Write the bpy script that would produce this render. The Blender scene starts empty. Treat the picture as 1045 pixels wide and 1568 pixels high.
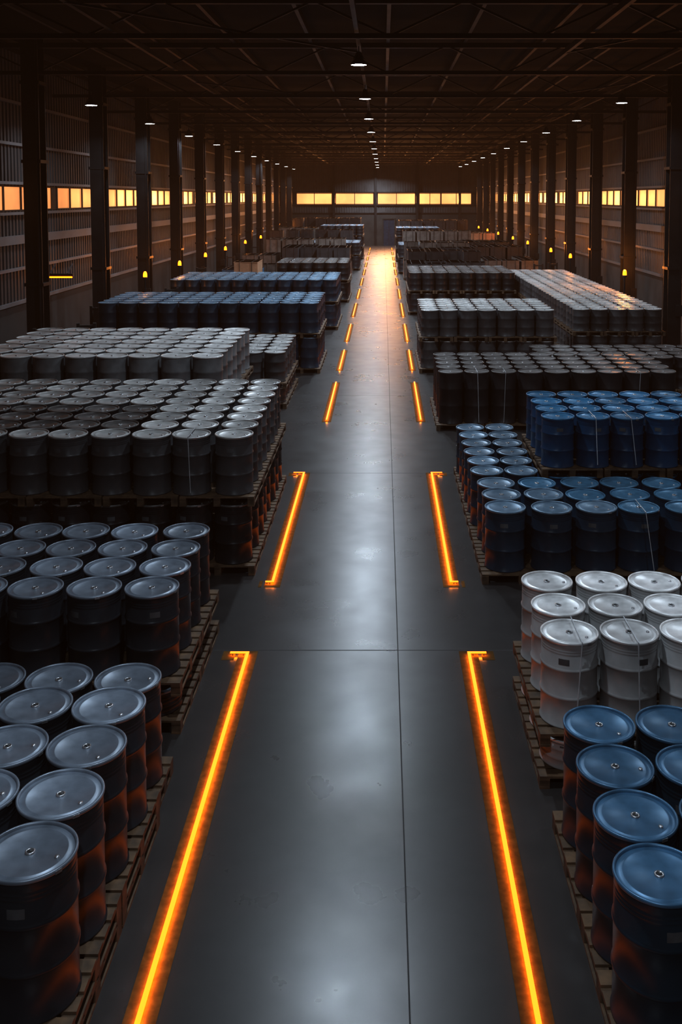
import bpy, math, random
from mathutils import Vector
random.seed(7)
scene = bpy.context.scene
COL = scene.collection

# ------------------------------------------------------------------ materials
def new_mat(name):
    m = bpy.data.materials.new(name); m.use_nodes = True
    nt = m.node_tree
    b = nt.nodes.get("Principled BSDF")
    return m, nt, b

def paint(name, col, rough=0.45, metal=0.0, var=0.25, nscale=6.0, bump=0.05, rnd='OBJ', rvar=0.15, spec=0.5):
    m, nt, b = new_mat(name); N = nt.nodes; L = nt.links
    tc = N.new("ShaderNodeTexCoord")
    nz = N.new("ShaderNodeTexNoise"); nz.inputs["Scale"].default_value = nscale; nz.inputs["Detail"].default_value = 6
    L.new(tc.outputs["Object"], nz.inputs["Vector"])
    mr = N.new("ShaderNodeMapRange"); mr.inputs["From Min"].default_value = .3; mr.inputs["From Max"].default_value = .7
    mr.inputs["To Min"].default_value = 1 - var; mr.inputs["To Max"].default_value = 1 + var
    L.new(nz.outputs["Fac"], mr.inputs["Value"])
    if rnd == 'OBJ':
        g = N.new("ShaderNodeObjectInfo"); src = g.outputs["Random"]
    else:
        g = N.new("ShaderNodeNewGeometry"); src = g.outputs["Random Per Island"]
    mr2 = N.new("ShaderNodeMapRange"); mr2.inputs["To Min"].default_value = 1 - .25; mr2.inputs["To Max"].default_value = 1 + .25
    L.new(src, mr2.inputs["Value"])
    mu = N.new("ShaderNodeMath"); mu.operation = 'MULTIPLY'
    L.new(mr.outputs[0], mu.inputs[0]); L.new(mr2.outputs[0], mu.inputs[1])
    vm = N.new("ShaderNodeVectorMath"); vm.operation = 'SCALE'; vm.inputs[0].default_value = col
    L.new(mu.outputs[0], vm.inputs["Scale"]); L.new(vm.outputs[0], b.inputs["Base Color"])
    mr3 = N.new("ShaderNodeMapRange"); mr3.inputs["To Min"].default_value = max(.05, rough - rvar); mr3.inputs["To Max"].default_value = min(1, rough + rvar)
    L.new(nz.outputs["Fac"], mr3.inputs["Value"]); L.new(mr3.outputs[0], b.inputs["Roughness"])
    b.inputs["Metallic"].default_value = metal
    b.inputs["Specular IOR Level"].default_value = spec
    if bump:
        bp = N.new("ShaderNodeBump"); bp.inputs["Strength"].default_value = bump; bp.inputs["Distance"].default_value = .02
        L.new(nz.outputs["Fac"], bp.inputs["Height"]); L.new(bp.outputs[0], b.inputs["Normal"])
    return m

def emit(name, col, strength):
    m, nt, b = new_mat(name)
    b.inputs["Base Color"].default_value = (*[min(1,c) for c in col], 1)
    b.inputs["Emission Color"].default_value = (*col, 1)
    b.inputs["Emission Strength"].default_value = strength
    return m

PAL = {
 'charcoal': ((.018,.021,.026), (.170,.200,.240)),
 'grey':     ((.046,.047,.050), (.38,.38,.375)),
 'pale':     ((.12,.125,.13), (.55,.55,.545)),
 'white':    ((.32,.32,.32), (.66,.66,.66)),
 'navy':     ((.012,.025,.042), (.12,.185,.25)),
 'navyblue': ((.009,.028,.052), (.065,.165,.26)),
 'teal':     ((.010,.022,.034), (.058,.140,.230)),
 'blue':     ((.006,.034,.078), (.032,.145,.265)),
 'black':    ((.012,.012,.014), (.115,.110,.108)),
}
DM = {}
for k, (c1, c2) in PAL.items():
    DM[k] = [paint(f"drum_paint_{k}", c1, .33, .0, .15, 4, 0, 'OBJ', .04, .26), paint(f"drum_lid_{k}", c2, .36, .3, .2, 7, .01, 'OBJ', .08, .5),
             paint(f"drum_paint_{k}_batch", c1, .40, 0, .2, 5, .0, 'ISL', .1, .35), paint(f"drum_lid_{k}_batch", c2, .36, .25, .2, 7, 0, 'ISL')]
M_LABEL = paint("paper_label", (.06,.065,.07), .6)
M_BUNG = paint("bung_steel", (.45,.46,.48), .3, .8)
M_HOLE = paint("bung_dark", (.01,.01,.01), .6)
M_WOOD = paint("pallet_wood", (.080,.047,.024), .7, 0, .45, 9, .3, 'ISL')
M_STEEL = paint("column_steel", (.012,.012,.013), .5, .2, .3, 2)
M_ROOF = paint("roof_steel", (.014,.013,.012), .55, .1, .3, 1)
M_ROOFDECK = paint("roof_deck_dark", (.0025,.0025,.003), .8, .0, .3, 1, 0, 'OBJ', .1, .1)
M_WALL = paint("corrugated_wall", (.085,.084,.086), .5, .1, .25, .8)
M_WALL2 = paint("wall_base_concrete", (.040,.037,.035), .8, 0, .3, 1.2)
M_TRIM = paint("wall_trim_light", (.16,.16,.165), .5, .1, .2, 1)
M_FRAME = paint("window_frame_dark", (.03,.028,.026), .5)
M_STRAP = paint("strap_plastic", (.45,.46,.48), .35)
M_LAMPBODY = paint("lamp_housing", (.05,.05,.055), .4, .4)
M_AMBERBODY = paint("beacon_housing", (.04,.04,.045), .5)
M_MACH = paint("machine_paint", (.02,.035,.06), .4)
M_RUB = paint("rubber_black", (.012,.012,.012), .7)
M_CARD = paint("cardboard", (.30,.17,.10), .8, 0, .15, 3)
M_WRAPW = paint("wrapped_pale", (.12,.105,.095), .35, 0, .3, 3)
M_WRAPD = paint("wrapped_dark", (.038,.038,.041), .35, 0, .2, 3)
M_WRAPB = paint("wrapped_blue", (.03,.09,.16), .4, 0, .2, 3)
M_HALO_BAND = paint("painted_strip_halo", (.085,.050,.017), .9, 0, .3, 14, .0, 'OBJ', .05, .05)  # soft halo of the strips, painted on the floor as an orange band
M_STRIP = emit("amber_led_diffuser", (1.0, .165, .006), 3.0)
M_UNDER = emit("added_strip_underglow", (1.0, .28, .013), 33.0)  # down-facing emitter added under each bar to spread a halo on the floor
M_AMBER = emit("amber_lens", (1.0, .14, .005), 7.0)
M_LENS = emit("cool_led_lens", (.80, .90, 1.0), 25.0)

def glass_mat(name, col, lo, hi):
    m, nt, b = new_mat(name); N = nt.nodes; L = nt.links
    tc = N.new("ShaderNodeTexCoord"); nz = N.new("ShaderNodeTexNoise"); nz.inputs["Scale"].default_value = .35; nz.inputs["Detail"].default_value = 3
    L.new(tc.outputs["Object"], nz.inputs["Vector"])
    mr = N.new("ShaderNodeMapRange"); mr.inputs["From Min"].default_value = .3; mr.inputs["From Max"].default_value = .7
    mr.inputs["To Min"].default_value = lo; mr.inputs["To Max"].default_value = hi
    L.new(nz.outputs["Fac"], mr.inputs["Value"])
    b.inputs["Base Color"].default_value = (.2,.12,.07,1); b.inputs["Roughness"].default_value = .2
    b.inputs["Emission Color"].default_value = (*col,1)
    L.new(mr.outputs[0], b.inputs["Emission Strength"])
    return m
M_GLASS = glass_mat("dusk_glazing", (1.0,.38,.13), .55, 1.1)
M_GLASSFAR = glass_mat("far_dusk_glazing", (1.0,.40,.14), 1.05, 1.75)

def floor_mat():
    m, nt, b = new_mat("polished_concrete"); N = nt.nodes; L = nt.links
    tc = N.new("ShaderNodeTexCoord")
    def noise(s, d, r=.55, dist=0):
        n = N.new("ShaderNodeTexNoise"); n.inputs["Scale"].default_value = s; n.inputs["Detail"].default_value = d
        n.inputs["Roughness"].default_value = r; n.inputs["Distortion"].default_value = dist
        L.new(tc.outputs["Object"], n.inputs["Vector"]); return n
    n1 = noise(.5, 3, .5, 0); n2 = noise(2.0, 4, .5, 0)
    def mth(op, a, bb):
        x = N.new("ShaderNodeMath"); x.operation = op
        for i, v in enumerate((a, bb)):
            if v is None: continue
            if isinstance(v, (int, float)): x.inputs[i].default_value = v
            else: L.new(v, x.inputs[i])
        return x.outputs[0]
    s = mth('ADD', mth('MULTIPLY', n1.outputs["Fac"], .5), mth('MULTIPLY', n2.outputs["Fac"], .5))
    cr = N.new("ShaderNodeValToRGB"); L.new(s, cr.inputs[0])
    cr.color_ramp.elements[0].position = .28; cr.color_ramp.elements[0].color = (.015,.0145,.0145,1)
    cr.color_ramp.elements[1].position = .72; cr.color_ramp.elements[1].color = (.046,.043,.042,1)
    sp = N.new("ShaderNodeSeparateXYZ"); L.new(tc.outputs["Object"], sp.inputs[0])
    jy = mth('LESS_THAN', mth('ABSOLUTE', mth('SUBTRACT', mth('MODULO', mth('ADD', sp.outputs["Y"], 97.2 - 12.2 + 4.05), 8.1), 4.05), None), .010)
    jx = mth('LESS_THAN', mth('ABSOLUTE', mth('SUBTRACT', mth('MODULO', mth('ADD', sp.outputs["X"], 60 - .19 + 3.0), 6.0), 3.0), None), .006)
    j = mth('MAXIMUM', jy, jx)
    mix = N.new("ShaderNodeMix"); mix.data_type = 'RGBA'
    L.new(j, mix.inputs["Factor"]); L.new(cr.outputs[0], mix.inputs[6]); mix.inputs[7].default_value = (.004,.004,.004,1)
    L.new(mix.outputs[2], b.inputs["Base Color"])
    mr = N.new("ShaderNodeMapRange"); mr.inputs["From Min"].default_value = .30; mr.inputs["From Max"].default_value = .70
    mr.inputs["To Min"].default_value = .335; mr.inputs["To Max"].default_value = .255
    L.new(s, mr.inputs["Value"])
    ra = mth('ADD', mr.outputs[0], mth('MULTIPLY', j, .4)); L.new(ra, b.inputs["Roughness"])
    b.inputs["Specular IOR Level"].default_value = .6
    return m
M_FLOOR = floor_mat()

# ------------------------------------------------------------------ mesh builder
class MB:
    def __init__(s): s.v = []; s.f = []; s.m = []; s.sm = []
    def box(s, c, d, mat=0, rz=0.0):
        x, y, z = c; a, b, e = d[0]/2, d[1]/2, d[2]/2
        n = len(s.v); cs, sn = math.cos(rz), math.sin(rz)
        for dx, dy, dz in ((-a,-b,-e),(a,-b,-e),(a,b,-e),(-a,b,-e),(-a,-b,e),(a,-b,e),(a,b,e),(-a,b,e)):
            s.v.append((x+dx*cs-dy*sn, y+dx*sn+dy*cs, z+dz))
        for q in ((0,3,2,1),(4,5,6,7),(0,1,5,4),(1,2,6,5),(2,3,7,6),(3,0,4,7)):
            s.f.append(tuple(n+i for i in q)); s.m.append(mat); s.sm.append(False)
    def beam(s, p, q, w, mat=0):
        p = Vector(p); q = Vector(q); d = (q-p).normalized()
        up = Vector((0,0,1)) if abs(d.z) < .95 else Vector((0,1,0))
        a = d.cross(up).normalized()*w/2; b = d.cross(a).normalized()*w/2
        n = len(s.v)
        for o in (p, q):
            for t in (a+b, a-b, -a-b, b-a): s.v.append(tuple(o+t))
        for k in range(4):
            s.f.append((n+k, n+(k+1)%4, n+4+(k+1)%4, n+4+k)); s.m.append(mat); s.sm.append(False)
        s.f.append((n+3,n+2,n+1,n)); s.f.append((n+4,n+5,n+6,n+7)); s.m += [mat]*2; s.sm += [False]*2
    def lathe(s, prof, seg, c=(0,0,0), mat=0, smooth=True):
        rings = []
        for r, z in prof:
            if r < 1e-6:
                rings.append([len(s.v)]); s.v.append((c[0], c[1], c[2]+z))
            else:
                rg = []
                for i in range(seg):
                    a = 2*math.pi*i/seg
                    rg.append(len(s.v)); s.v.append((c[0]+r*math.cos(a), c[1]+r*math.sin(a), c[2]+z))
                rings.append(rg)
        for a, b in zip(rings[:-1], rings[1:]):
            for i in range(seg):
                j = (i+1) % seg
                if len(a) == 1: f = (a[0], b[j], b[i])
                elif len(b) == 1: f = (a[i], a[j], b[0])
                else: f = (a[i], a[j], b[j], b[i])
                s.f.append(f); s.m.append(mat); s.sm.append(smooth)
    def mesh(s, name, mats):
        me = bpy.data.meshes.new(name); me.from_pydata(s.v, [], s.f)
        for m in mats: me.materials.append(m)
        me.polygons.foreach_set("material_index", s.m); me.polygons.foreach_set("use_smooth", s.sm)
        me.update(); return me
    def obj(s, name, mats, loc=(0,0,0), parent=None):
        return place(name, s.mesh(name, mats), loc, 0, parent)

def place(name, me, loc=(0,0,0), rz=0, parent=None):
    o = bpy.data.objects.new(name, me); o.location = loc; o.rotation_euler = (0,0,rz)
    COL.objects.link(o)
    if parent: o.parent = parent
    return o

# ------------------------------------------------------------------ drums
def drum_geo(D, h, seg, detail=True):
    mb = MB(); R0 = D/2 - .012
    p = [(R0-.010,.014),(R0-.008,0),(R0+.007,0),(R0+.011,.008),(R0+.010,.018),(R0,.028)]
    for zc in (.345*h, .67*h):
        p += [(R0,zc-.024),(R0+.007,zc-.014),(R0+.011,zc-.004),(R0+.011,zc+.004),(R0+.007,zc+.014),(R0,zc+.024)] if detail else [(R0,zc-.022),(R0+.011,zc),(R0,zc+.022)]
    if detail:
        for zc in (.845*h,.875*h,.905*h):
            p += [(R0,zc-.010),(R0-.004,zc),(R0,zc+.010)]
    p += [(R0,h-.036)]
    mb.lathe(p, seg, mat=0)
    # rolled top chime / closing ring
    mb.lathe([(R0,h-.036),(R0+.009,h-.030),(R0+.012,h-.018),(R0+.011,h-.005),(R0+.005,h),(R0-.004,h-.001),(R0-.009,h-.008),(R0-.011,h-.022)], seg, mat=1)
    if detail:
        mb.lathe([(0,.014),(R0-.010,.014)][::-1], seg, mat=0, smooth=False)
        mb.lathe([(R0-.011,h-.022),(R0-.045,h-.022),(R0-.052,h-.015),(R0-.060,h-.015),(R0-.067,h-.021),(0,h-.019)], seg, mat=1)
        mb.lathe([(.034,h-.020),(.034,h-.008),(.026,h-.006),(.022,h-.010)], 20, mat=3)
        mb.lathe([(.022,h-.010),(0,h-.011)], 20, mat=4, smooth=False)
        mb.box((.008,.0,h-.007),(.016,.010,.008),3)
        mb.lathe([(.016,h-.021),(.016,h-.011),(0,h-.010)], 14, c=(R0*.62,-R0*.25,0), mat=3)
        mb.box((R0*.72, -R0*.72, h-.02),(.05,.02,.022),3,rz=math.radians(45))
        n = 6; a0 = math.radians(-108); a1 = math.radians(-86); rr = R0+.0015
        z0, z1 = .735*h, .805*h
        for i in range(n):
            b0 = a0+(a1-a0)*i/n; b1 = a0+(a1-a0)*(i+1)/n; k = len(mb.v)
            for a, z in ((b0,z0),(b1,z0),(b1,z1),(b0,z1)): mb.v.append((rr*math.cos(a), rr*math.sin(a), z))
            mb.f.append((k,k+1,k+2,k+3)); mb.m.append(2); mb.sm.append(True)
    else:
        mb.lathe([(R0-.011,h-.022),(R0-.052,h-.020),(0,h-.019)], seg, mat=1)
        mb.lathe([(.03,h-.019),(.03,h-.008),(0,h-.008)], 8, mat=3)
    return mb

_dc = {}
def drum_mesh(D, h, pal):
    k = (D, h, pal)
    if k not in _dc:
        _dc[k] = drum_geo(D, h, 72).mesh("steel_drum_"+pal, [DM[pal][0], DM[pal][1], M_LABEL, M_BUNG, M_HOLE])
    return _dc[k]

# ------------------------------------------------------------------ pallets
def pallet_geo(w, l, h=.15, off=(0,0,0), mb=None):
    mb = mb or MB(); ox, oy, oz = off
    n = max(3, int(round(l/.17))); bw = l/n*.76
    for i in range(n):
        mb.box((ox, oy-l/2+bw/2+(l-bw)*i/(n-1), oz+h-.011), (w, bw, .022), 0)
    for x in (-w/2+.05, 0, w/2-.05):
        mb.box((ox+x, oy, oz+h-.033), (.10, l, .022), 0)
        for y in (-l/2+.07, 0, l/2-.07):
            mb.box((ox+x, oy+y, oz+(h-.044+.022)/2), (.10, .13, h-.066), 0)
        mb.box((ox+x, oy, oz+.011), (.10, l, .022), 0)
    return mb
_pc = {}
def pallet_mesh(w, l, h):
    k = (round(w,3), round(l,3), h)
    if k not in _pc: _pc[k] = pallet_geo(w, l, h).mesh("wooden_pallet", [M_WOOD])
    return _pc[k]

def near_block(x0, y0, dx, dy, nx, ny, D, tiers, pal, ph=.15, margin=.05, npal=1, lowpal=None):
    xs = [x0+dx*i for i in range(nx)]; ys = [y0+dy*i for i in range(ny)]
    X0 = min(xs)-abs(dx)/2-margin; X1 = max(xs)+abs(dx)/2+margin
    Y0 = ys[0]-dy/2-margin; Y1 = ys[-1]+dy/2+margin
    cx, cy = math.ceil(nx/2), math.ceil(ny/2)
    pw, pl = (X1-X0)/cx, (Y1-Y0)/cy
    z = 0
    for t, h in enumerate(tiers):
        for k in range(npal if t == 0 else 1):
            for i in range(cx):
                for j in range(cy):
                    place("wooden_pallet", pallet_mesh(pw-.03, pl-.03, ph), (X0+pw*(i+.5), Y0+pl*(j+.5), z))
            z += ph
        top = t == len(tiers)-1
        for i, x in enumerate(xs):
            for j, y in enumerate(ys):
                if not top and 0 < i < nx-1 and 0 < j < ny-1: continue
                p = pal(i, j) if callable(pal) else pal
                if not top and lowpal: p = lowpal
                g = (abs(dx)-D)*.4
                place("steel_drum", drum_mesh(D, h, p), (x+random.uniform(-g,g), y+random.uniform(-g,g), z+.001), random.uniform(-.5,.5))
        z += h+.001
    return z

def far_block(x0, y0, dx, dy, nx, ny, D, tiers, pal, ph=.15, margin=.05, seg=28, name="palletized_drum_stack"):
    mb = MB(); xs = [x0+dx*i for i in range(nx)]; ys = [y0+dy*i for i in range(ny)]
    X0 = min(xs)-abs(dx)/2-margin; X1 = max(xs)+abs(dx)/2+margin
    Y0 = ys[0]-dy/2-margin; Y1 = ys[-1]+dy/2+margin
    cx, cy = math.ceil(nx/2), math.ceil(ny/2); pw, pl = (X1-X0)/cx, (Y1-Y0)/cy
    z = 0
    for t, h in enumerate(tiers):
        g = drum_geo(D, h, seg, False)
        for i in range(cx):
            for j in range(cy):
                pm = pallet_geo(pw-.03, pl-.03, ph, (X0+pw*(i+.5), Y0+pl*(j+.5), z))
                n = len(mb.v); mb.v += pm.v; mb.f += [tuple(n+q for q in f) for f in pm.f]; mb.m += [5]*len(pm.f); mb.sm += pm.sm
        z += ph; top = t == len(tiers)-1
        for i, x in enumerate(xs):
            for j, y in enumerate(ys):
                if not top and 0 < i < nx-1 and 0 < j < ny-1: continue
                jx = random.uniform(-.012,.012); jy = random.uniform(-.012,.012)
                n = len(mb.v); mb.v += [(a+x+jx, b+y+jy, c+z) for a, b, c in g.v]
                mb.f += [tuple(n+q for q in f) for f in g.f]; mb.m += g.m; mb.sm += g.sm
        z += h
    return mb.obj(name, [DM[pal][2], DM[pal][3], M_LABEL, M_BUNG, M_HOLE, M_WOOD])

# ---- left side, near
near_block(-2.42, 6.42, -.65, .645, 4, 4, .64, [1.02], 'charcoal', .16, .04, 2)
near_block(-2.48, 9.20, -.66, .62, 4, 1, .64, [.99], 'charcoal', .16, .04)
near_block(-2.56, 10.58, -.64, .61, 6, 4, .60, [.27,.93], 'charcoal', .15, .06)
near_block(-2.33, 15.03, -.64, .61, 9, 8, .60, [.93,.91],
           lambda i, j: 'black' if (i >= 3 and j in (1,2,3)) else 'grey', .15, .05, lowpal='black')
# ---- left side, far
far_block(-3.85, 21.3, -.70, .70, 8, 7, .68, [1.02,1.03], 'pale')
far_block(-3.0, 26.9, -.62, .62, 3, 6, .60, [.42,.83], 'grey')
far_block(-2.45, 32.4, -.67, .66, 11, 6, .65, [1.02,1.0], 'navy')
far_block(-2.35, 43.0, -.67, .66, 11, 7, .65, [.95,.95], 'navy')
far_block(-2.25, 54.2, -.67, .66, 6, 7, .65, [.95,.95], 'black')
far_block(-2.2, 78.0, -.67, .66, 7, 8, .65, [.95,.95], 'charcoal')
far_block(-2.2, 92.0, -.67, .66, 6, 8, .65, [.9,.9,.9], 'charcoal')
# ---- right side, near
near_block(1.90, 6.42, .645, .635, 4, 4, .63, [1.02], 'teal', .16, .03)
near_block(1.88, 9.60, .61, .65, 6, 3, .585, [.30,.88], 'white', .13, .05)
near_block(1.87, 14.70, .69, .64, 7, 3, .63, [.93], lambda i, j: 'navyblue' if i+j >= 3 else 'navy', .15, .05)
near_block(1.80, 16.72, .60, .64, 2, 6, .58, [.93], 'navy', .15, .03)
near_block(3.03, 16.72, .60, .62, 7, 4, .575, [.88,.86], 'blue', .15, .03)
# ---- right side, far
far_block(1.70, 24.4, .67, .66, 9, 5, .63, [1.30], 'black')
far_block(4.95, 28.8, .67, .66, 8, 4, .63, [.95], 'black')
far_block(4.6, 20.6, .67, .66, 6, 4, .63, [.95], 'navyblue')
far_block(1.55, 32.4, .64, .66, 7, 6, .62, [.90,.88], 'grey')
far_block(7.05, 34.6, .64, .64, 5, 30, .62, [.78,.78], 'grey')
far_block(1.60, 48.5, .66, .66, 8, 8, .64, [.90,.88], 'black')
far_block(1.5, 74.5, .66, .66, 7, 8, .64, [.95,.95], 'charcoal')
far_block(1.5, 88.5, .66, .66, 6, 8, .64, [.9,.9,.8], 'charcoal')

# ------------------------------------------------------------------ straps
def front_strap(x, y, R, zt, zb, back, lean=0):
    mb = MB(); pts = [(x, y+back, zt+.010), (x, y-R-.012, zt+.010), (x+lean, y-R-.014, zb)]
    for a, b in zip(pts[:-1], pts[1:]): mb.beam(a, b, .010)
    mb.obj("packing_strap", [M_STRAP])
front_strap(-2.98, 15.03, .30, 2.145, 1.28, .3, .03)
front_strap(1.95, 9.60, .29, 1.445, .60, .3, -.05)
front_strap(2.50, 9.60, .29, 1.445, .60, .3, .03)
front_strap(3.62, 16.72, .29, 2.045, 1.25, .3, .04)
front_strap(4.22, 16.72, .29, 2.045, 1.25, .3, .10)
front_strap(3.94, 14.70, .31, 1.085, .2, .3, .14)
front_strap(2.35, 24.4, .31, 1.455, .2, .3, .04)
front_strap(3.05, 24.4, .31, 1.455, .2, .3, -.04)
front_strap(6.4, 24.4, .31, 1.455, .2, .3, -.04)

# ------------------------------------------------------------------ LED aisle strips: slim bars on added feet, added underglow, painted halo below
HB = .037
def led(x, y0, y1, out=0, cap_end=True, cap_start=False):
    mb = MB(); W = .040; T = .010; PW = .24
    def bar(ax, ay, bx, by):
        cx, cy = (ax+bx)/2, (ay+by)/2; dx, dy = abs(bx-ax), abs(by-ay)
        sx, sy = (dx+W, W) if dx > dy else (W, dy+W)
        n = len(mb.f)
        mb.box((cx, cy, HB+T/2), (sx, sy, T), 0)
        mb.m[n] = 2
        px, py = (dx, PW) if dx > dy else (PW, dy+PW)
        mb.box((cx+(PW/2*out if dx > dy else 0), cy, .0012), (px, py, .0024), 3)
        L = max(dx, dy); k = max(2, int(L/1.8)+1)
        for i in range(k):
            t = (i+.08)/(k-1+.16)
            mb.box((ax+(bx-ax)*t, ay+(by-ay)*t, HB/2), (.010, .010, HB-.001), 1)
    bar(x, y0, x, y1)
    if cap_end: bar(x+(W+.001)*out, y1, x+.20*out, y1)
    if cap_start: bar(x+(W+.001)*out, y0, x+.09*out, y0)
    mb.obj("led_floor_strip", [M_STRIP, M_FRAME, M_UNDER, M_HALO_BAND])
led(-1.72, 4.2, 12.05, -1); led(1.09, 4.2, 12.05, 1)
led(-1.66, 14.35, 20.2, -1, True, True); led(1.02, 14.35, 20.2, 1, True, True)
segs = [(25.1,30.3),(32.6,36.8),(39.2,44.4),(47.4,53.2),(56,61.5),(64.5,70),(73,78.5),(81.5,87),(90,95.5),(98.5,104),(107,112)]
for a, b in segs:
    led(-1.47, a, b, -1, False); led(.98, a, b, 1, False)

# ------------------------------------------------------------------ room shell
XL, XR, YB, YF, ZC = -12.6, 12.9, -8.0, 118.0, 10.7
def slab(name, x0, x1, y0, y1, z0, z1, mat):
    mb = MB(); mb.box(((x0+x1)/2,(y0+y1)/2,(z0+z1)/2),(x1-x0,y1-y0,z1-z0)); return mb.obj(name, [mat])
slab("floor", XL-.5, XR+.5, YB-.5, YF+.5, -.3, 0, M_FLOOR)
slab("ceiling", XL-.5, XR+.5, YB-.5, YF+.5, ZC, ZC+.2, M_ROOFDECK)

def corr(mb, u0, u1, z0, z1, plane, pos, inward, mat=0, pitch=.30, dep=.045):
    n = int((u1-u0)/pitch); us = []
    for i in range(n):
        b = u0+(u1-u0)*i/n; p = (u1-u0)/n
        us += [(b,0),(b+p*.42,0),(b+p*.5,dep),(b+p*.92,dep)]
    us.append((u1,0)); k = len(mb.v)
    for u, d in us:
        for z in (z0, z1):
            mb.v.append((pos+inward*d, u, z) if plane == 'X' else (u, pos+inward*d, z))
    for i in range(len(us)-1):
        a = k+2*i; mb.f.append((a,a+2,a+3,a+1)); mb.m.append(mat); mb.sm.append(False)

WZ0, WZ1 = 5.33, 6.2
for side, X, inw in (("left", XL, 1), ("right", XR, -1)):
    mb = MB()
    corr(mb, YB, YF, 2.2, WZ0, 'X', X, inw, 0); corr(mb, YB, YF, WZ1, ZC, 'X', X, inw, 0)
    mb.box((X-inw*.05, (YB+YF)/2, 1.1), (.2, YF-YB, 2.2), 1)
    mb.box((X-inw*.28, (YB+YF)/2, ZC/2), (.1, YF-YB+.8, ZC+.02), 1)
    mb.obj("wall_"+side, [M_WALL, M_WALL2])
    mb = MB()
    for z, h in ((2.2,.12),(3.35,.10),(4.35,.30),(5.25,.10),(6.28,.10),(7.6,.10),(9.0,.10)):
        mb.box((X+inw*.10, (YB+YF)/2, z), (.10, YF-YB, h), 0)
    mb.obj("trim_1" if side == "left" else "trim_2", [M_TRIM])
FZ0, FZ1 = 4.95, 6.3
mb = MB()
corr(mb, XL, XR, 3.9, FZ0, 'Y', YF, -1, 0); corr(mb, XL, XR, FZ1, ZC, 'Y', YF, -1, 0)
mb.box(((XL+XR)/2, YF-.02, 1.95), (XR-XL, .2, 3.9), 1); mb.box(((XL+XR)/2, YF+.28, ZC/2), (XR-XL+.8, .1, ZC+.02), 1)
mb.obj("wall_far", [M_WALL, M_WALL2])
mb = MB(); corr(mb, XL, XR, 0, ZC, 'Y', YB, 1, 0); mb.box(((XL+XR)/2, YB-.28, ZC/2), (XR-XL+.8, .1, ZC+.02), 0)
mb.obj("wall_back", [M_WALL])
mb = MB()
for z in (3.9, 4.85, 6.4): mb.box(((XL+XR)/2, YF-.16, z), (XR-XL, .12, .12))
for x in (-5.9,-.9, 4.1, 9.2): mb.box((x, YF-.3, ZC/2), (.28,.35,ZC))
mb.obj("trim_3", [M_STEEL])

cols = [30.5+6.9*i for i in range(-5, 13)]
wn = 0
for side, X, inw in (("left", XL, 1), ("right", XR, -1)):
    for c in cols:
        y0, y1 = c+.3, c+6.9-.3
        if y1 > YF-1: continue
        wn += 1; mb = MB()
        mb.box((X+inw*.03, (y0+y1)/2, (WZ0+WZ1)/2), (.02, y1-y0, WZ1-WZ0), 1)
        mb.box((X+inw*.05, (y0+y1)/2, WZ0+.025), (.08, y1-y0, .05)); mb.box((X+inw*.05, (y0+y1)/2, WZ1-.025), (.08, y1-y0, .05))
        for k in range(5):
            mb.box((X+inw*.05, y0+(y1-y0)*k/4, (WZ0+WZ1)/2), (.07, .10, WZ1-WZ0))
        mb.box((X+inw*.04, y1+.3, (WZ0+WZ1)/2), (.06, .6, WZ1-WZ0))
        mb.obj(f"window_{wn}", [M_FRAME, M_GLASS])
for x0, x1 in ((-10.4,-6.15),(-5.7,-1.15),(-.65,3.85),(4.35,6.9),(7.0,10.6)):
    wn += 1; mb = MB()
    mb.box(((x0+x1)/2, YF-.03, (FZ0+FZ1)/2), (x1-x0, .02, FZ1-FZ0), 1)
    for z in (FZ0+.04, FZ1-.04): mb.box(((x0+x1)/2, YF-.06, z), (x1-x0, .12, .06))
    for k in range(3): mb.box((x0+(x1-x0)*k/2, YF-.06, (FZ0+FZ1)/2), (.07, .12, FZ1-FZ0))
    mb.obj(f"window_{wn}", [M_FRAME, M_GLASSFAR])
mb = MB()
mb.box((.7, YF-.20, 1.6), (1.3, .10, 3.2), 1); mb.box((.7, YF-.24, 3.25), (1.6, .2, .15)); 
for x in (-.02, 1.42): mb.box((x, YF-.24, 1.6), (.14, .2, 3.2))
mb.box((.7, YF-.27, 1.6), (.04, .04, 3.1)); mb.box((.85, YF-.29, 1.2), (.05, .06, .25))
mb.obj("door_1", [M_FRAME, M_MACH])

# ------------------------------------------------------------------ steel columns
def column():
    mb = MB()
    mb.box((0,-.29,ZC/2), (.52,.05,ZC)); mb.box((0,.29,ZC/2), (.52,.05,ZC)); mb.box((0,0,ZC/2), (.06,.56,ZC))
    mb.box((0,0,.03), (.9,.9,.06))
    for z in (3.1, 6.9, 9.3): mb.box((0,0,z), (.60,.70,.10))
    for sx in (-.35,.35):
        for sy in (-.35,.35): mb.lathe([(.03,.06),(.03,.12),(0,.12)], 8, (sx,sy,0))
    mb.beam((.18,-.36,0),(.18,-.36,ZC),.05)
    mb.box((.18,-.38,1.5), (.28,.12,.42))
    return mb.mesh("steel_column", [M_STEEL])
cm = column()
for c in cols:
    if c > YF-1: continue
    place("steel_column", cm, (-10.8, c, 0)); place("steel_column", cm, (11.1, c, 0))

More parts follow.
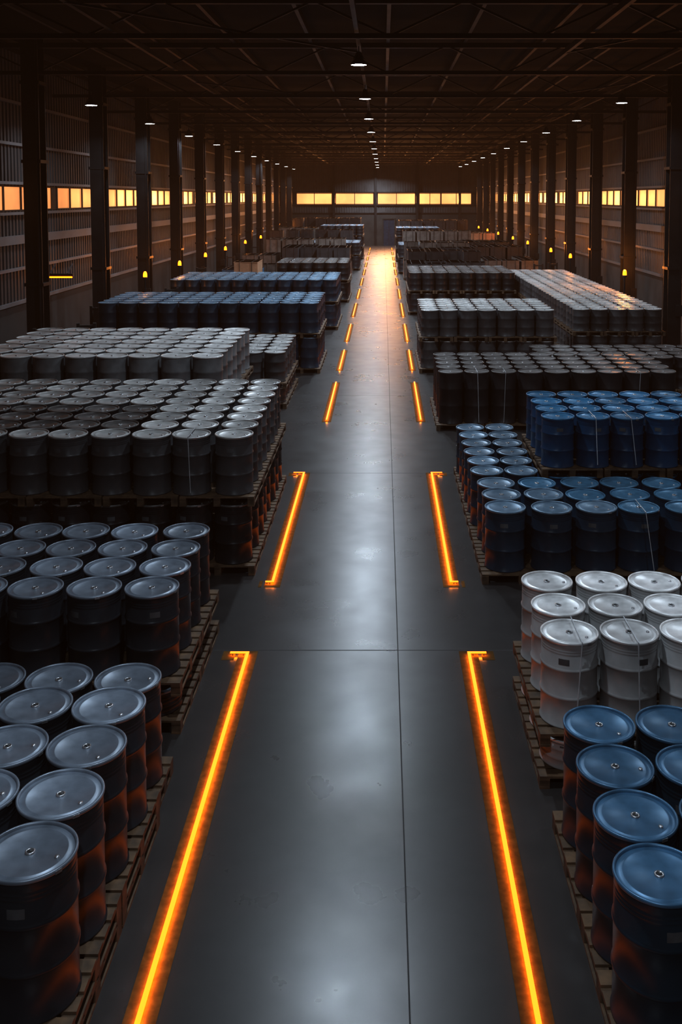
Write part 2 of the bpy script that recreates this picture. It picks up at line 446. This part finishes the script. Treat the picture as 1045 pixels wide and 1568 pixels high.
# ------------------------------------------------------------------ roof trusses, purlins
def truss():
    mb = MB(); zb, zt = 9.62, 10.45; x0, x1 = XL+.1, XR-.1
    mb.beam((x0,0,zb),(x1,0,zb),.12); mb.beam((x0,0,zt),(x1,0,zt),.15)
    n = 14
    for i in range(n):
        a = x0+(x1-x0)*i/n; b = x0+(x1-x0)*(i+1)/n
        mb.beam((a,0,zb if i%2 else zt),(b,0,zt if i%2 else zb),.05)
    return mb.mesh("roof_truss", [M_ROOF])
tm = truss()
for i in range(-5, 13):
    y = 30.5+6.9*i
    if y < YF-1: place("roof_truss", tm, (0, y+.0, 0))
mb = MB()
for i in range(11):
    x = XL+1.0+(XR-XL-2)*i/10; mb.box((x, (YB+YF)/2, 10.60), (.10, YF-YB, .18))
for x in (-6.4, -.63, 5.0, 8.7): mb.box((x, (YB+YF)/2, 9.78), (.10, YF-YB, .14))
for y in range(0, 7):
    a = 20+y*13.8; mb.beam((-6.4,a,9.72),(-.63,a+6.9,9.72),.05); mb.beam((8.7,a,9.72),(5.0,a+6.9,9.72),.05)
mb.obj("roof_purlins", [M_ROOF])

# ------------------------------------------------------------------ high-bay lamps
def lamp_mesh():
    mb = MB()
    mb.lathe([(.0,.34),(.05,.34),(.08,.30),(.10,.16),(.15,.12),(.20,.05),(.215,.0),(.20,.0)], 32, mat=0)
    mb.lathe([(.20,.004),(0,.004)], 32, mat=1, smooth=False)
    mb.beam((0,0,.33),(0,0,.48),.03)
    for k in range(8):
        a = k*math.pi/4; mb.beam((.05*math.cos(a),.05*math.sin(a),.30),(.15*math.cos(a),.15*math.sin(a),.14),.02)
    return mb.mesh("high_bay_lamp", [M_LAMPBODY, M_LENS])
lm = lamp_mesh()
ldata = {}
def lamp(x, y, z, P):
    o = place("high_bay_lamp", lm, (x, y, z))
    if P not in ldata:
        ld = bpy.data.lights.new("lamp_light", 'AREA'); ld.shape = 'DISK'; ld.size = .38; ld.energy = P; ld.color = (.76,.88,1.0); ld.spread = math.radians(150)
        ldata[P] = ld
    lo = bpy.data.objects.new("lamp_light", ldata[P]); lo.location = (0,0,-.02); COL.objects.link(lo); lo.parent = o
for i in range(-3, 11): lamp(-.63, 25.7+8.8*i, 9.22, {-3:360, -2:200, -1:240, 0:360, 1:560}.get(i, 720))
for i in range(0, 10): lamp(-10.05, 34+8.5*i, 8.95, 110)
for i in range(-2, 11): lamp(8.7, 27.7+8.3*i, 9.22, 160)

# ------------------------------------------------------------------ amber beacons near the walls
def beacon_mesh():
    mb = MB()
    mb.lathe([(.16,0),(.16,.04),(.05,.06),(.035,.10),(.035,2.35),(.09,2.38),(.09,2.44)], 16, mat=0)
    mb.lathe([(.085,2.44),(.085,2.56),(.07,2.64),(.04,2.69),(0,2.70)], 16, mat=1)
    mb.lathe([(.10,2.44),(.10,2.46),(.085,2.46)],16,mat=0)
    return mb.mesh("amber_beacon", [M_AMBERBODY, M_AMBER])
bm_ = beacon_mesh(); bl = {}
def beacon(x, y, P=60):
    o = place("amber_beacon", bm_, (x, y, 0)); 
    if P not in bl:
        ld = bpy.data.lights.new("beacon_light", 'POINT'); ld.energy = P; ld.color = (1,.32,.05); ld.shadow_soft_size = .10; bl[P] = ld
    lo = bpy.data.objects.new("beacon_light", bl[P]); lo.location = (0,0,2.85); COL.objects.link(lo); lo.parent = o
beacon(10.4, 42.0, 230); beacon(10.3, 60.0, 140)
for y in (54, 70, 78, 88, 97, 106): beacon(10.35, y, 80)
for y in (41, 48, 55, 62, 71, 80, 90, 102): beacon(-10.0, y, 65)
mb = MB(); mb.box((0,0,0),(1.0,.10,.10),0); mb.box((0,-.03,-.07),(.94,.06,.05),1)
for x in (-.3,.3): mb.beam((x,0,.05),(x,.6,.35),.04)
mb.obj("amber_tube_light", [M_AMBERBODY, M_AMBER], (-11.3, 34.0, 3.1))

# ------------------------------------------------------------------ pallet stackers & wrapped crates
def stacker():
    mb = MB()
    mb.box((0,.25,.50),(.70,.45,.80),0); mb.box((0,.30,.95),(.60,.30,.12),1); mb.box((0,.45,.30),(.74,.12,.35),1)
    for x in (-.24,.24):
        mb.box((x,-.03,1.0),(.09,.12,2.0),1); mb.box((x*1.0,-.65,.10),(.16,1.15,.06),1)
        mb.lathe([(0,0),(.07,0),(.07,.08),(0,.08)],12,(x*1.2,-1.05,.0),1); mb.lathe([(0,0),(.09,0),(.09,.10),(0,.10)],12,(x*1.2,.35,.0),1)
    for z in (.25,1.0,1.9): mb.box((0,-.03,z),(.5,.08,.08),1)
    mb.box((0,-.10,.55),(.55,.05,.35),1)
    mb.beam((0,.48,.8),(0,.85,1.25),.05,1); mb.box((0,.86,1.28),(.34,.05,.08),1)
    return mb.mesh("pallet_stacker", [M_MACH, M_RUB])
sm = stacker()
for x, y, r in ((-9.9,28.3,.1),(-9.0,29.5,.2),(-10.0,34.2,0),(-9.9,38.9,0),(-8.9,41.0,.2),(-9.9,53.2,0),(-9.9,63.6,0),
                (9.9,57.0,.1),(8.9,56.0,.1),(-10.0,76.5,0),(10.1,83.5,0)):
    place("pallet_stacker", sm, (x, y, 0), r)

def crates(x0, y0, nx, ny, nz, s, mat, name="wrapped_crate_stack"):
    mb = MB(); sx, sy, sz = s
    for i in range(nx):
        for j in range(ny):
            X = x0+i*(sx+.06); Y = y0+j*(sy+.06)
            pm = pallet_geo(sx, sy, .14, (X,Y,0)); n = len(mb.v)
            mb.v += pm.v; mb.f += [tuple(n+q for q in f) for f in pm.f]; mb.m += [1]*len(pm.f); mb.sm += pm.sm
            kz = nz if random.random() < .75 else max(1, nz-1)
            for k in range(kz):
                z = .14+k*sz
                mb.box((X+random.uniform(-.02,.02), Y, z+sz/2), (sx-.05, sy-.05, sz-.02), 0, random.uniform(-.02,.02))
                mb.box((X, Y, z+sz-.03), (sx-.03, sy-.03, .04), 0)
            H = kz*sz
            for q in (-.25,.25):
                mb.box((X+q*sx, Y, .14+H/2), (.02, sy+.012, H+.012), 2)
    mb.obj(name, [mat, M_WOOD, M_FRAME])
crates(-7.6, 54.5, 1, 2, 2, (1.35,1.2,1.05), M_CARD)
crates(-8.9, 66.0, 2, 3, 2, (1.1,1.1,.9), M_WRAPW)
crates(-6.25, 66.0, 4, 4, 2, (1.1,1.1,1.15), M_WRAPD)
crates(-9.0, 58.2, 2, 2, 2, (1.1,1.1,.7), M_WRAPB)
crates(-8.9, 49.4, 1, 2, 2, (1.1,1.1,.7), M_WRAPB)
crates(-6.0, 49.6, 3, 2, 2, (1.1,1.1,.85), M_WRAPD)
crates(-7.0, 61.5, 3, 2, 2, (1.1,1.1,.75), M_WRAPW)
crates(-8.6, 78.0, 1, 4, 3, (1.1,1.1,1.0), M_WRAPD)
crates(-9.0, 90.0, 3, 4, 3, (1.1,1.1,.95), M_WRAPW)
crates(-7.8, 84.8, 5, 3, 3, (1.1,1.1,.95), M_WRAPD)
crates(-8.0, 72.0, 5, 3, 2, (1.1,1.1,1.3), M_WRAPW)
crates(2.1, 61.5, 4, 5, 2, (1.1,1.1,1.15), M_WRAPD)
crates(1.9, 56.0, 4, 3, 2, (1.1,1.1,.95), M_WRAPD)
crates(2.0, 69.0, 4, 3, 2, (1.1,1.1,1.25), M_WRAPW)
crates(6.9, 62.0, 3, 4, 2, (1.1,1.1,.85), M_WRAPW)
crates(6.9, 69.0, 3, 4, 2, (1.1,1.1,1.1), M_WRAPD)
crates(6.9, 76.0, 3, 4, 2, (1.1,1.1,1.1), M_WRAPD)
crates(2.2, 82.5, 5, 3, 3, (1.1,1.1,.95), M_WRAPW)
crates(6.2, 90.0, 4, 4, 2, (1.1,1.1,1.2), M_CARD)
crates(-7.4, 38.6, 1, 2, 1, (1.1,1.1,1.0), M_WRAPB)
crates(-9.0, 104.0, 6, 4, 3, (1.15,1.1,1.15), M_WRAPD)
crates(2.2, 100.0, 6, 5, 3, (1.15,1.1,1.1), M_WRAPD)
crates(2.3, 28.9, 2, 1, 1, (1.1,1.0,.55), M_WRAPD)

# ------------------------------------------------------------------ warm dusk light entering through the far glazing
for x, w in ((-6.2,8.4),(1.0,4.8),(7.1,6.4)):
    ld = bpy.data.lights.new("dusk_window_light", 'AREA'); ld.shape = 'RECTANGLE'; ld.size = w; ld.size_y = 1.0; ld.energy = 640; ld.color = (1,.42,.14)
    o = bpy.data.objects.new("dusk_window_light", ld); o.location = (x, YF-.35, 5.6); o.rotation_euler = (math.radians(-90+12),0,0); COL.objects.link(o)

# ------------------------------------------------------------------ world (with faint added volume glow imitating lit haze), camera, view
w = bpy.data.worlds.new("night_world"); scene.world = w; w.use_nodes = True
bg = w.node_tree.nodes["Background"]; bg.inputs[0].default_value = (.03,.045,.07,1); bg.inputs[1].default_value = .4
em = w.node_tree.nodes.new("ShaderNodeEmission"); em.inputs[0].default_value = (1,.42,.18,1); em.inputs[1].default_value = .00028
w.node_tree.links.new(em.outputs[0], w.node_tree.nodes["World Output"].inputs["Volume"])
cam = bpy.data.cameras.new("camera"); co = bpy.data.objects.new("camera", cam); COL.objects.link(co)
cam.sensor_fit = 'VERTICAL'; cam.sensor_height = 36; cam.lens = 36*1500/1568
cam.shift_x = -(587-522.5)/1568; cam.shift_y = -(784-407)/1568
cam.clip_end = 500
co.location = (0,0,5.8); co.rotation_euler = (math.radians(86),0,0)
scene.camera = co
scene.view_settings.view_transform = 'Standard'
scene.view_settings.look = 'None'
scene.view_settings.exposure = 0.36
scene.view_settings.gamma = 0.80
